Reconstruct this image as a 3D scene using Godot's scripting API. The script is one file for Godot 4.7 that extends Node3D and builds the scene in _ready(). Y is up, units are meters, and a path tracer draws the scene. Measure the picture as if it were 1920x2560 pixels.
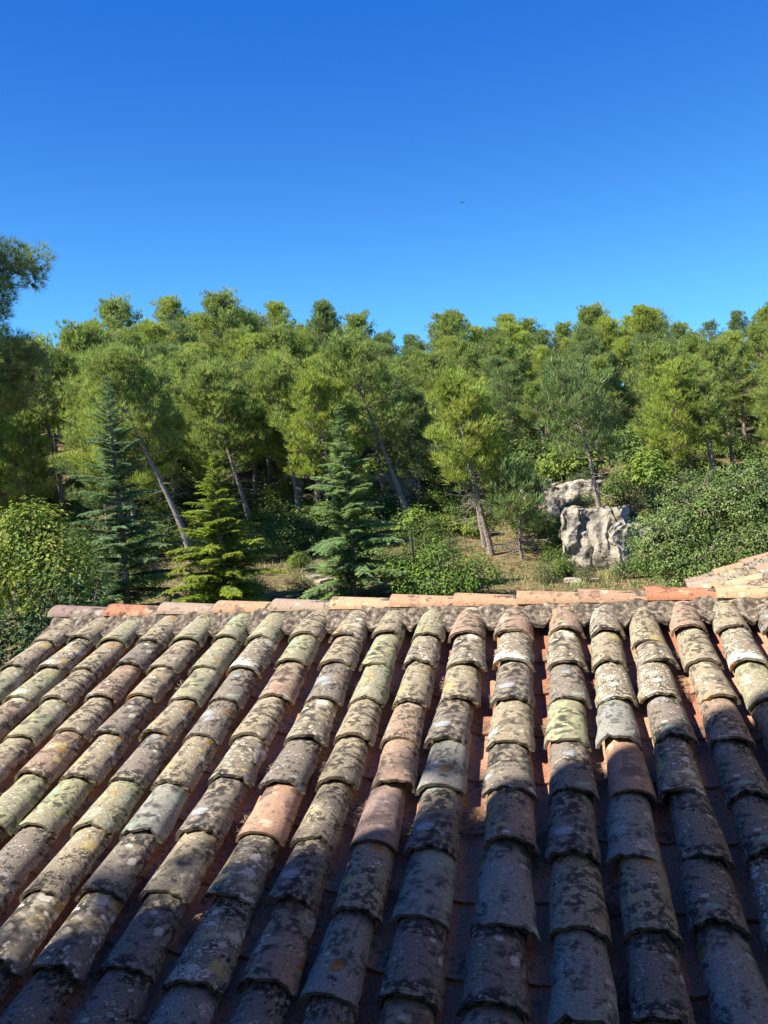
extends Node3D
# A lichen-covered clay tile roof seen from an upper window, a wooded limestone slope behind it.
# World axes: the roof's ridge runs along x, the slope falls towards +z, the hill lies towards -z.

const RIDGE := Vector3(0, 5.2, 0)
const ROOF_U := Vector3(0, 0.317305, -0.948324)      # up the slope
const ROOF_N := Vector3(0, 0.948324, 0.317305)       # out of the slope
const EYE := Vector3(0.008, 6.1126, 4.8992)
const COLUMNS := [-3.674, -3.378, -3.104, -2.808, -2.531, -2.234, -1.974, -1.677, -1.379, -1.11, -0.859, -0.594, -0.298, -0.007, 0.238, 0.477, 0.727, 0.961, 1.21, 1.46, 1.71, 1.96]

var rng := RandomNumberGenerator.new()
var counts := {}
var tuft_v: Array = []
var tuft_n: Array = []
var fine_v: Array = []
var fine_n: Array = []
var frond_v: Array = []
var frond_n: Array = []
var leaf_v: Array = []
var leaf_n: Array = []
var mats := {}
var hill_noise := FastNoiseLite.new()


# ------------------------------------------------------------------ small helpers
class Geo:
	var v := PackedVector3Array()
	var n := PackedVector3Array()
	var c := PackedColorArray()
	var uv := PackedVector2Array()
	var colored := true

	func tri(a: Vector3, b: Vector3, d: Vector3, col: Color) -> void:
		var nn := (d - a).cross(b - a).normalized()
		v.append(a); v.append(b); v.append(d)
		n.append(nn); n.append(nn); n.append(nn)
		c.append(col); c.append(col); c.append(col)

	func quad(a: Vector3, b: Vector3, d: Vector3, e: Vector3, col: Color) -> void:
		tri(a, b, d, col)
		tri(a, d, e, col)

	func stamp(xf: Transform3D, tv: PackedVector3Array, tn: PackedVector3Array, col: Color) -> void:
		v.append_array(xf * tv)
		n.append_array(Transform3D(xf.basis.orthonormalized(), Vector3.ZERO) * tn)
		var cc := PackedColorArray()
		cc.resize(tv.size())
		cc.fill(col)
		c.append_array(cc)

	func tube(points: Array, radii: Array, sides: int, col: Color) -> void:
		var ring_v: Array = []
		var ring_n: Array = []
		for i in points.size():
			var d: Vector3
			if i == 0:
				d = points[1] - points[0]
			elif i == points.size() - 1:
				d = points[i] - points[i - 1]
			else:
				d = points[i + 1] - points[i - 1]
			d = d.normalized()
			var side := d.cross(Vector3(0.37, 0.21, 0.9)).normalized()
			var up := side.cross(d).normalized()
			var rv := PackedVector3Array()
			var rn := PackedVector3Array()
			for k in sides:
				var t := TAU * k / sides
				var o := side * cos(t) + up * sin(t)
				rn.append(o)
				rv.append(points[i] + o * radii[i])
			ring_v.append(rv)
			ring_n.append(rn)
		for i in points.size() - 1:
			for k in sides:
				var k2 := (k + 1) % sides
				var a: Vector3 = ring_v[i][k]
				var b: Vector3 = ring_v[i][k2]
				var d2: Vector3 = ring_v[i + 1][k2]
				var e: Vector3 = ring_v[i + 1][k]
				v.append_array(PackedVector3Array([a, b, d2, a, d2, e]))
				n.append_array(PackedVector3Array([ring_n[i][k], ring_n[i][k2], ring_n[i + 1][k2], ring_n[i][k], ring_n[i + 1][k2], ring_n[i + 1][k]]))
				for q in 6:
					c.append(col)

	func mesh() -> ArrayMesh:
		var a := []
		a.resize(Mesh.ARRAY_MAX)
		a[Mesh.ARRAY_VERTEX] = v
		a[Mesh.ARRAY_NORMAL] = n
		if c.size() == v.size():
			a[Mesh.ARRAY_COLOR] = c
		if uv.size() == v.size():
			a[Mesh.ARRAY_TEX_UV] = uv
		var m := ArrayMesh.new()
		m.add_surface_from_arrays(Mesh.PRIMITIVE_TRIANGLES, a)
		return m


func numbered(called: String) -> String:
	var k: int = counts.get(called, 0)
	counts[called] = k + 1
	return called if k == 0 else "%s_%03d" % [called, k]


func thing(called: String, label: String, category: String, at: Vector3, turn := 0.0, group := "") -> Node3D:
	var o := Node3D.new()
	o.name = numbered(called)
	o.set_meta("label", label)
	o.set_meta("category", category)
	if group != "":
		o.set_meta("group", group)
	add_child(o)
	o.position = at
	o.rotation.y = turn
	return o


func part(called: String, mesh: Mesh, mat: Material, parent: Node3D, xf := Transform3D()) -> MeshInstance3D:
	var o := MeshInstance3D.new()
	o.name = called
	o.mesh = mesh
	o.material_override = mat
	o.transform = xf
	parent.add_child(o, true)
	return o


func setting(called: String, mesh: Mesh, mat: Material, kind := "structure") -> MeshInstance3D:
	var o := MeshInstance3D.new()
	o.name = numbered(called)
	o.mesh = mesh
	o.material_override = mat
	o.set_meta("kind", kind)
	add_child(o)
	return o


func rr(a: float, b: float) -> float:
	return rng.randf_range(a, b)


func ball() -> Vector3:
	while true:
		var p := Vector3(rr(-1, 1), rr(-1, 1), rr(-1, 1))
		if p.length_squared() < 1.0:
			return p
	return Vector3.ZERO


func facing(axis: Vector3, spin: float, s: float) -> Basis:
	var y := axis.normalized()
	var x := y.cross(Vector3(0.31, 0.53, 0.79)).normalized()
	var z := x.cross(y)
	return Basis(x, y, z) * Basis(Vector3.UP, spin).scaled(Vector3(s, s, s))


func lin(r: float, g: float, b: float) -> Color:
	return Color(r, g, b)


func srgb(r: float, g: float, b: float) -> Color:   # a linear base colour as albedo_color expects it
	return Color(r, g, b).linear_to_srgb()


func tinted(c: Color, amount: float) -> Color:
	var k := 1.0 + rr(-amount, amount)
	return Color(c.r * k * (1.0 + rr(-amount, amount) * 0.4), c.g * k, c.b * k * (1.0 + rr(-amount, amount) * 0.4))


func noise_tex(freq: float, octaves: int, colors: Array, offsets: Array, size := 512, seed_ := 1, kind := FastNoiseLite.TYPE_SIMPLEX_SMOOTH) -> NoiseTexture2D:
	var n := FastNoiseLite.new()
	n.noise_type = kind
	n.seed = seed_
	n.frequency = freq
	n.fractal_octaves = octaves
	n.fractal_gain = 0.6
	var g := Gradient.new()
	g.offsets = PackedFloat32Array(offsets)
	g.colors = PackedColorArray(colors)
	var t := NoiseTexture2D.new()
	t.width = size
	t.height = size
	t.seamless = true
	t.noise = n
	t.color_ramp = g
	return t


func height_tex(freq: float, octaves: int, size := 512, seed_ := 5) -> NoiseTexture2D:
	return noise_tex(freq, octaves, [Color.BLACK, Color.WHITE], [0.0, 1.0], size, seed_)


func tri_mat(tex: Texture2D, scale_: float, rough: float, bump: Texture2D = null, bump_cm := 0.0) -> StandardMaterial3D:
	var m := StandardMaterial3D.new()
	m.albedo_texture = tex
	m.roughness = rough
	m.metallic_specular = 0.3
	m.uv1_triplanar = true
	m.uv1_world_triplanar = true
	m.uv1_scale = Vector3.ONE * scale_
	if bump:
		m.heightmap_enabled = true
		m.heightmap_texture = bump
		m.heightmap_scale = bump_cm
	return m


# ------------------------------------------------------------------ ground
func ss(a: float, b: float, x: float) -> float:
	var t := clampf((x - a) / (b - a), 0.0, 1.0)
	return t * t * (3.0 - 2.0 * t)


func ground_y(x: float, z: float) -> float:
	var f := -z
	var y := 1.3 + 0.3 * ss(4, 20, f) + 0.9 * ss(22, 36, f)
	var k := 0.23 + 0.15 * ss(14, 44, -x) + 0.03 * ss(0, 14, x)
	var g := clampf(f - 34.0, 0.0, 46.0)
	if g > 0.0:
		y += k * g * g / (g + 6.0) * 1.08
	y -= 0.12 * maxf(0.0, minf(f, 200.0) - 84.0)
	y += 1.9 * ss(-3.2, -1.8, x) * (1.0 - ss(5.0, 9.0, x)) * ss(35.0, 36.4, f) * (1.0 - ss(44.0, 60.0, f))   # ground held up by the limestone faces
	y += 1.7 * ss(0.5, 1.5, x) * (1.0 - ss(4.5, 7.0, x)) * ss(26.9, 28.2, f) * (1.0 - ss(33.0, 37.0, f))
	y += hill_noise.get_noise_2d(x, z) * 0.5 * ss(10, 30, f)
	return y


# ------------------------------------------------------------------ clay tiles
func tile_images() -> Array:
	var S := 768
	var layers: Array = []
	for p in [[11, 0.011, 4], [12, 0.045, 4], [13, 0.16, 3], [14, 0.07, 3], [15, 0.30, 2]]:
		var n := FastNoiseLite.new()
		n.noise_type = FastNoiseLite.TYPE_SIMPLEX_SMOOTH
		n.seed = p[0]
		n.frequency = p[1]
		n.fractal_octaves = p[2]
		n.fractal_gain = 0.62
		layers.append(n.get_image(S, S).get_data())
	var ns := FastNoiseLite.new()
	ns.seed = 21
	ns.frequency = 0.12
	var streak := ns.get_image(S, 40)
	streak.resize(S, S, Image.INTERPOLATE_CUBIC)
	streak.convert(Image.FORMAT_L8)
	layers.append(streak.get_data())
	return layers


func tile_texture(layers: Array, base: Color, grime: Color, crust: Color, pale: Color, th: Array, spots: Array, n_spots: int, n_orange: int, seed_: int) -> ImageTexture:
	var S := 768
	var n1: PackedByteArray = layers[0]
	var n2: PackedByteArray = layers[1]
	var n3: PackedByteArray = layers[2]
	var n4: PackedByteArray = layers[3]
	var n5: PackedByteArray = layers[4]
	var n6: PackedByteArray = layers[5]
	var out := PackedByteArray()
	out.resize(S * S * 3)
	var total := S * S
	var sh := (seed_ * 7919 * 97) % total
	var t_g: float = th[0]
	var t_c: float = th[1]
	var t_p: float = th[2]
	var br := base.r * 255.0; var bg := base.g * 255.0; var bb := base.b * 255.0
	var gr := grime.r * 255.0; var gg := grime.g * 255.0; var gb := grime.b * 255.0
	var cr := crust.r * 255.0; var cg := crust.g * 255.0; var cb := crust.b * 255.0
	var pr := pale.r * 255.0; var pg := pale.g * 255.0; var pb := pale.b * 255.0
	for i in total:
		var j := i + sh
		if j >= total:
			j -= total
		var a1 := n1[j]
		var a2 := n2[j]
		var a3 := n3[j]
		var a4 := n4[i]
		var a5 := n5[i]
		var k := clampf((a1 * 0.5 + a2 * 0.35 + n6[i] * 0.15 - t_g) * 0.03, 0.0, 1.0)
		var r := br + (gr - br) * k
		var g := bg + (gg - bg) * k
		var b := bb + (gb - bb) * k
		k = clampf((a1 * 0.35 + a4 * 0.5 + a3 * 0.15 - t_c) * 0.045, 0.0, 0.85)
		r += (cr - r) * k
		g += (cg - g) * k
		b += (cb - b) * k
		k = clampf(((255 - a1) * 0.25 + a2 * 0.35 + a3 * 0.40 - t_p) * 0.07, 0.0, 0.85)
		r += (pr - r) * k
		g += (pg - g) * k
		b += (pb - b) * k
		k = 0.82 + a5 * 0.0007 + a3 * 0.0007
		if a5 < 62 and a1 < 118:
			k *= 0.66
		out[i * 3] = int(minf(r * k, 255.0))
		out[i * 3 + 1] = int(minf(g * k, 255.0))
		out[i * 3 + 2] = int(minf(b * k, 255.0))
	rng.seed = seed_ * 31 + 5
	for s in n_spots + n_orange:
		var orange := s >= n_spots
		var cx := rng.randi_range(0, S - 1)
		var cy := rng.randi_range(0, S - 1)
		var rad: float = 1.3 + 6.5 * pow(rng.randf(), 3.0)
		if s % 13 == 0:
			rad = rr(6, 17)
		if orange:
			rad = rr(4, 11)
		var col: Color = spots[rng.randi() % spots.size()]
		if orange:
			col = Color(0.66, 0.42, 0.10).lerp(Color(0.60, 0.36, 0.16), rng.randf())
		var ring := rng.randf() < 0.35 and rad > 4.0 and not orange
		var squash := rr(0.7, 1.3)
		var strength := rr(0.55, 0.92)
		var wob := 0.9 if orange else 0.8 if rad > 6.0 else 0.45
		var R := int(rad * 1.7) + 1
		for dy in range(-R, R + 1):
			var y := cy + dy
			if y < 0 or y >= S:
				continue
			for dx in range(-R, R + 1):
				var x := cx + dx
				if x < 0 or x >= S:
					continue
				var i := y * S + x
				var d := sqrt(dx * dx * squash + dy * dy / squash) / rad + (n4[i] - 128) * 0.006 * wob + (n3[i] - 128) * 0.005 * wob
				if d > 1.0:
					continue
				var k := strength * clampf((1.0 - d) * 5.0, 0.0, 1.0)
				if orange and n5[i] < 95:
					k *= 0.3
				if ring and d < 0.62:
					k *= 0.3
				for q in 3:
					out[i * 3 + q] = int(lerpf(out[i * 3 + q], col[q] * 255.0 * (0.8 + n5[i] * 0.0012), k))
	return ImageTexture.create_from_image(Image.create_from_data(S, S, false, Image.FORMAT_RGB8, out))


func shell(seed_: int, w_up: float, w_low: float, h_up: float, h_low: float, length: float, thick: float, rough: float, chip: float, pan: bool, na := 12, nl := 8) -> ArrayMesh:
	# a tapered half-round clay tile: x across, y out of the roof, z down the slope, origin at the middle of its upper end
	rng.seed = seed_
	var ns := FastNoiseLite.new()
	ns.seed = seed_
	ns.frequency = 9.0
	ns.fractal_octaves = 3
	var grain := rr(0.5, 1.45)   # how coarse this tile's growth is
	var u0 := rr(0.0, 0.72)
	var v0 := rr(0.0, 0.62)
	var bite := rr(-1.2, 1.2)
	var bite_depth := rr(0.2, 1.0) * chip
	var twist := rr(-0.012, 0.012) * (rough / 0.004)
	var top_v := PackedVector3Array()
	var low_v := PackedVector3Array()
	var uv := PackedVector2Array()
	var span := 1.50 if not pan else 1.25
	for j in nl + 1:
		var s := float(j) / nl
		var w := lerpf(w_up, w_low, s)
		var h := lerpf(h_up, h_low, s)
		for i in na + 1:
			var ph := span * (2.0 * i / na - 1.0)
			var z := s * length
			var edge := ss(0.72, 1.0, s)
			z += edge * (ns.get_noise_2d(ph * 0.35 + 3.0, 7.0) * rough * 4.0 - bite_depth * exp(-pow((ph - bite) * 3.2, 2.0)))
			var side := ns.get_noise_2d(s * 0.6, 20.0 + signf(ph)) * rough * 2.0 * ss(1.1, 1.5, absf(ph))
			var o := ns.get_noise_3d(ph * 0.09, s * length, 1.0) * rough
			var p: Vector3
			var q: Vector3
			if pan:
				var k := 1.0 / sin(1.25)
				p = Vector3(w * 0.5 * sin(ph) * k, h * (1.0 - cos(ph)) / (1.0 - cos(1.25)) + o, z)
				q = p - Vector3(0, thick, 0)
			else:
				var r := 1.0 + o * 6.0
				p = Vector3(w * 0.5 * sin(ph) * r + side + twist * s, h * pow(cos(ph), 0.92) * r - side, z)
				q = Vector3((w * 0.5 - thick) * sin(ph) * r + side + twist * s, (h - thick) * pow(cos(ph), 0.92) * r - side, z)
			top_v.append(p)
			low_v.append(q)
			uv.append(Vector2(u0 + (ph + 1.5) * 0.5 * w * 0.36 * grain, v0 + s * length * 0.5 * grain))
	var W := na + 1
	var n_top := _grid_normals(top_v, W, nl + 1, 1.0)
	var n_low := _grid_normals(low_v, W, nl + 1, -1.0)
	var V := PackedVector3Array()
	var N := PackedVector3Array()
	var T := PackedVector2Array()
	var I := PackedInt32Array()
	V.append_array(top_v); N.append_array(n_top); T.append_array(uv)
	var off := V.size()
	V.append_array(low_v); N.append_array(n_low); T.append_array(uv)
	for j in nl:
		for i in na:
			var a := j * W + i
			I.append_array(PackedInt32Array([a, a + 1, a + W, a + 1, a + W + 1, a + W]))
			var b := a + off
			I.append_array(PackedInt32Array([b, b + W, b + 1, b + 1, b + W, b + W + 1]))
	# rims
	var rims: Array = []
	var low_row := PackedInt32Array()
	var up_row := PackedInt32Array()
	for i in W:
		low_row.append(nl * W + i)
		up_row.append(na - i)
	var left := PackedInt32Array()
	var right := PackedInt32Array()
	for j in nl + 1:
		left.append(j * W)
		right.append((nl - j) * W + na)
	rims = [[low_row, Vector3(0, 0, 1)], [up_row, Vector3(0, 0, -1)], [left, Vector3(-1, 0, 0) if pan else Vector3(-0.3, -1, 0)], [right, Vector3(1, 0, 0) if pan else Vector3(0.3, -1, 0)]]
	for rim in rims:
		var row: PackedInt32Array = rim[0]
		var nn: Vector3 = rim[1].normalized()
		var st := V.size()
		for a in row:
			V.append(top_v[a]); N.append(nn); T.append(uv[a])
			V.append(low_v[a]); N.append(nn); T.append(uv[a] + Vector2(0, 0.007))
		for k in row.size() - 1:
			var a := st + 2 * k
			I.append_array(PackedInt32Array([a, a + 2, a + 1, a + 1, a + 2, a + 3]))
	var arr := []
	arr.resize(Mesh.ARRAY_MAX)
	arr[Mesh.ARRAY_VERTEX] = V
	arr[Mesh.ARRAY_NORMAL] = N
	arr[Mesh.ARRAY_TEX_UV] = T
	arr[Mesh.ARRAY_INDEX] = I
	var m := ArrayMesh.new()
	m.add_surface_from_arrays(Mesh.PRIMITIVE_TRIANGLES, arr)
	return m


func _grid_normals(g: PackedVector3Array, W: int, H: int, sgn: float) -> PackedVector3Array:
	var out := PackedVector3Array()
	out.resize(g.size())
	for j in H:
		for i in W:
			var dx := g[j * W + mini(i + 1, W - 1)] - g[j * W + maxi(i - 1, 0)]
			var dz := g[mini(j + 1, H - 1) * W + i] - g[maxi(j - 1, 0) * W + i]
			out[j * W + i] = dz.cross(dx).normalized() * sgn
	return out


func tile_mat(tex: Texture2D, bump: Texture2D, tint: Color, cm: float, rough := 0.9) -> StandardMaterial3D:
	var m := StandardMaterial3D.new()
	m.albedo_texture = tex
	m.albedo_color = tint
	m.roughness = rough
	m.metallic_specular = 0.35
	m.heightmap_enabled = true
	m.heightmap_texture = bump
	m.heightmap_scale = cm
	return m


func on_roof(a: float, t: float, n: float) -> Vector3:
	return RIDGE + Vector3(a, 0, 0) - ROOF_U * t + ROOF_N * n


func roof_basis(lift: float, yaw: float, roll: float) -> Basis:
	return Basis(Vector3.RIGHT, ROOF_N, -ROOF_U) * Basis(Vector3.UP, yaw) * Basis(Vector3.RIGHT, -lift) * Basis(Vector3.BACK, roll)


func block(geo: Geo, lo: Vector3, hi: Vector3, col := Color.WHITE) -> void:
	var p: Array = []
	for x in [lo.x, hi.x]:
		for y in [lo.y, hi.y]:
			for z in [lo.z, hi.z]:
				p.append(Vector3(x, y, z))
	for q in [[0, 1, 3, 2], [4, 6, 7, 5], [0, 4, 5, 1], [2, 3, 7, 6], [0, 2, 6, 4], [1, 5, 7, 3]]:
		geo.quad(p[q[0]], p[q[3]], p[q[2]], p[q[1]], col)


func prism_x(geo: Geo, x0: float, x1: float, outline: Array) -> void:   # outline: Vector2(z, y) points, closed, extruded along x
	var n := outline.size()
	for i in n:
		var a: Vector2 = outline[i]
		var b: Vector2 = outline[(i + 1) % n]
		geo.quad(Vector3(x0, a.y, a.x), Vector3(x0, b.y, b.x), Vector3(x1, b.y, b.x), Vector3(x1, a.y, a.x), Color.WHITE)
	for i in range(1, n - 1):
		geo.tri(Vector3(x0, outline[0].y, outline[0].x), Vector3(x0, outline[i].y, outline[i].x), Vector3(x0, outline[i + 1].y, outline[i + 1].x), Color.WHITE)
		geo.tri(Vector3(x1, outline[0].y, outline[0].x), Vector3(x1, outline[i + 1].y, outline[i + 1].x), Vector3(x1, outline[i].y, outline[i].x), Color.WHITE)


# ------------------------------------------------------------------ foliage templates
func make_templates() -> void:
	rng.seed = 4242
	for k in 5:   # pine tufts: needle sprays round the y axis
		var g := Geo.new()
		for b in 8:
			var az := TAU * b / 8.0 + rr(-0.4, 0.4)
			var sp := rr(0.12, 0.75)
			var d := Vector3(cos(az) * sin(sp), cos(sp), sin(az) * sin(sp))
			var s := d.cross(ball()).normalized() * rr(0.045, 0.065)
			var L := rr(0.7, 1.3)
			g.tri(d * 0.08 - s, d * 0.08 + s, d * L, Color.WHITE)
		tuft_v.append(g.v)
		tuft_n.append(g.n)
	for k in 5:   # the same with thin single needles, for the near pine
		var g := Geo.new()
		for b in 14:
			var az := TAU * b / 14.0 + rr(-0.4, 0.4)
			var sp := rr(0.2, 1.1)
			var d := Vector3(cos(az) * sin(sp), cos(sp), sin(az) * sin(sp))
			var s := d.cross(ball()).normalized() * 0.022
			g.tri(d * 0.05 - s, d * 0.05 + s, d * rr(0.75, 1.2), Color.WHITE)
		fine_v.append(g.v)
		fine_n.append(g.n)
	for k in 5:   # cedar fronds: a twig along y with short needles to both sides, flat across z
		var g := Geo.new()
		for b in 14:
			var s := (b + 0.5) / 14.0
			var sg := 1.0 if b % 2 == 0 else -1.0
			var L := 0.34 * (1.0 - 0.65 * s) + 0.05
			var d := Vector3(sg * rr(0.55, 0.9), rr(0.5, 0.9), rr(-0.25, 0.55)).normalized()
			var p := Vector3(0, s * 0.9, -0.10 * s * s)
			var w := d.cross(Vector3(0, 0, 1).lerp(ball(), 0.4)).normalized() * 0.05
			g.tri(p - w * 1.3, p + w * 1.3, p + d * L, Color.WHITE)
		g.tri(Vector3(-0.02, 0, 0), Vector3(0.02, 0, 0), Vector3(0, 1.05, -0.13), Color.WHITE)
		frond_v.append(g.v)
		frond_n.append(g.n)
	for k in 4:   # broad leaves: folded along the midrib (y), drooping tip
		var g := Geo.new()
		var w := rr(0.26, 0.36)
		var fold := rr(0.06, 0.16)
		var tip := Vector3(0, 1, -rr(0.05, 0.25))
		var mid := Vector3(0, 0.45, 0)
		g.tri(Vector3.ZERO, mid, Vector3(-w, 0.42, fold), Color.WHITE)
		g.tri(Vector3(-w, 0.42, fold), mid, tip, Color.WHITE)
		g.tri(Vector3.ZERO, Vector3(w, 0.42, fold), mid, Color.WHITE)
		g.tri(Vector3(w, 0.42, fold), tip, mid, Color.WHITE)
		leaf_v.append(g.v)
		leaf_n.append(g.n)


const BARK := Color(1, 1, 1)


func pine_clump(crown: Geo, c: Vector3, rad: float, flat: float, n: int, heading: Vector3, tone: Color, size: float) -> void:
	var tn := tinted(tone, 0.22)
	for k in n:
		var o := ball()
		o = o.normalized() * pow(o.length(), 0.6)
		o.y = o.y * flat + 0.1
		var ax := o * 0.55 + Vector3.UP * 0.85 + heading * 0.35 + ball() * 0.3
		var v := rng.randi() % 5
		crown.stamp(Transform3D(facing(ax, rr(0, TAU), size * rr(0.75, 1.25)), c + o * rad), tuft_v[v], tuft_n[v], tinted(tn, 0.16))


func make_pine(seed_: int, H: float, start: float, R: float, lean: Vector3, limbs: int, tufts: int, tone: Color, peak := 1.8, size := 0.31) -> Array:
	rng.seed = seed_
	var trunk := Geo.new()
	var crown := Geo.new()
	var pts: Array = []
	var rad: Array = []
	var sway := rr(0, TAU)
	var r0 := 0.016 * H + 0.03
	for i in 13:
		var s := i / 12.0
		pts.append(lean * pow(s, 1.25) + Vector3(sin(s * 5.0 + sway) * 0.10, s * H * 0.96, cos(s * 4.2 + sway) * 0.10) * Vector3(minf(1, s * 4), 1, minf(1, s * 4)))
		rad.append(lerpf(r0, 0.025, pow(s, 0.85)) * (1.35 if i == 0 else 1.0))
	pts[0] = Vector3(0, -0.3, 0)
	trunk.tube(pts, rad, 8, BARK)
	var along := func(s: float) -> Vector3:
		var x := clampf(s, 0, 0.999) * 12.0
		return pts[int(x)].lerp(pts[int(x) + 1], x - int(x))
	for i in limbs:
		var q := pow((i + rr(0.2, 0.8)) / limbs, 0.9)
		var fr := start + (0.98 - start) * q
		var prof: float = pow(maxf(0.0, 1.0 - pow(q, peak)), 0.6) * (0.6 + 0.4 * ss(0.0, 0.3, q))
		var L := R * prof * rr(0.7, 1.15) + 0.3
		var az := i * 2.39996 + rr(-0.4, 0.4)
		var el := lerpf(0.05, 1.15, pow(q, 1.2)) + rr(-0.2, 0.2)
		var d := Vector3(cos(az) * cos(el), sin(el), sin(az) * cos(el))
		var b: Vector3 = along.call(fr)
		var lp: Array = []
		var lr: Array = []
		for k in 5:
			var s := k / 4.0
			lp.append(b + d * L * s + Vector3.UP * 0.22 * L * s * s + ball() * 0.06 * s)
			lr.append(lerpf(0.045, 0.012, s) * H / 11.0)
		trunk.tube(lp, lr, 5, BARK)
		var n_sub := 3 + int(L * 3.4)
		for k in n_sub:
			var s := 0.32 + 0.68 * (k + rr(0, 0.9)) / n_sub
			var p: Vector3 = b + d * L * s + Vector3.UP * 0.22 * L * s * s
			var out := d.cross(Vector3.UP).normalized() * rr(-1, 1) * (0.25 + 0.32 * L) * (1.1 - 0.6 * s)
			var c := p + out + Vector3.UP * rr(0.02, 0.35) + d * rr(0, 0.25)
			trunk.tube([p, p.lerp(c, 0.6) + Vector3(0, -0.04, 0), c], [0.022, 0.016, 0.008], 3, BARK)
			pine_clump(crown, c, rr(0.20, 0.52), rr(0.5, 0.95), int(tufts * rr(0.75, 1.2)), d, tone, size)
	for k in 5:
		pine_clump(crown, pts[12] + ball() * 0.25 + Vector3.UP * 0.1, 0.32, 1.0, tufts, Vector3.UP, tone, size)
	# dead lower branches
	for i in 13:
		var fr := rr(start * 0.35, start * 1.15)
		var az := rr(0, TAU)
		var L := rr(0.6, 1.9)
		var d := Vector3(cos(az), rr(-0.25, 0.25), sin(az)).normalized()
		var b: Vector3 = along.call(fr)
		var e := b + d * L + Vector3.DOWN * rr(0, 0.35)
		var m := b.lerp(e, 0.5) + ball() * 0.12
		trunk.tube([b, m, e], [0.024, 0.015, 0.005], 3, BARK)
		for k in 5:
			var p := m.lerp(e, rr(-0.4, 0.9))
			trunk.tube([p, p + (d + ball() * 1.1).normalized() * rr(0.2, 0.6)], [0.009, 0.003], 3, BARK)
	return [trunk.mesh(), crown.mesh()]


func make_cedar(seed_: int, H: float, R: float, tone: Color, tip: Color, droop: float, density := 1.0) -> Array:
	rng.seed = seed_
	var trunk := Geo.new()
	var crown := Geo.new()
	var pts: Array = []
	var rad: Array = []
	for i in 9:
		var s := i / 8.0
		pts.append(Vector3(sin(s * 6.0) * 0.05, s * H - (0.3 if i == 0 else 0.0), cos(s * 5.0) * 0.04))
		rad.append(lerpf(0.017 * H, 0.012, s))
	trunk.tube(pts, rad, 7, BARK)
	var y := 0.05 * H
	var i := 0
	while y < H * 0.985:
		var s := y / H
		var L := R * pow(1.0 - s, 0.92) * rr(0.4, 1.25) + 0.12
		var az := i * 2.39996 + rr(-0.5, 0.5)
		var el := lerpf(0.0, 0.7, pow(s, 1.5)) + rr(-0.2, 0.25)
		var d := Vector3(cos(az) * cos(el), sin(el), sin(az) * cos(el))
		var side := d.cross(Vector3.UP).normalized()
		var tn := tinted(tone, 0.2)
		var lp: Array = []
		var lr: Array = []
		var steps := 6
		for k in steps:
			var q := k / float(steps - 1)
			lp.append(Vector3(sin(s * 6.0) * 0.05, y, cos(s * 5.0) * 0.04) + d * L * q + Vector3.UP * L * (0.16 * q - droop * q * q))
			lr.append(lerpf(0.028, 0.006, q) * (0.4 + 0.6 * (1.0 - s)))
		trunk.tube(lp, lr, 4, BARK)
		var m := int((7 + L * 15.0) * density)
		for k in m:
			var q := 0.10 + 0.90 * (k + rr(0, 0.8)) / m
			var x := clampf(q, 0, 0.999) * (steps - 1)
			var p: Vector3 = lp[int(x)].lerp(lp[int(x) + 1], x - int(x))
			var sg := 1.0 if k % 2 == 0 else -1.0
			var ax := (side * sg * rr(0.5, 1.1) + d * rr(0.35, 0.9) + Vector3.DOWN * rr(0.0, 0.55) * (0.4 + droop * 2.0)).normalized()
			var len_ := rr(0.20, 0.42) * (0.5 + 0.5 * (1.0 - s)) * (1.15 - 0.5 * q) * minf(1.0, 0.5 + L * 0.4)
			var z := (Vector3.UP + ball() * 0.35).normalized()
			var xx := ax.cross(z).normalized()
			z = xx.cross(ax)
			var v := rng.randi() % 5
			var col := tinted(tn, 0.15).lerp(tip, 0.55 * q * q * rng.randf())
			crown.stamp(Transform3D(Basis(xx, ax, z).scaled(Vector3.ONE * len_ * 1.5), p), frond_v[v], frond_n[v], col)
		y += rr(0.035, 0.085) * H / 8.0
		i += 1
	return [trunk.mesh(), crown.mesh()]


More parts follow.
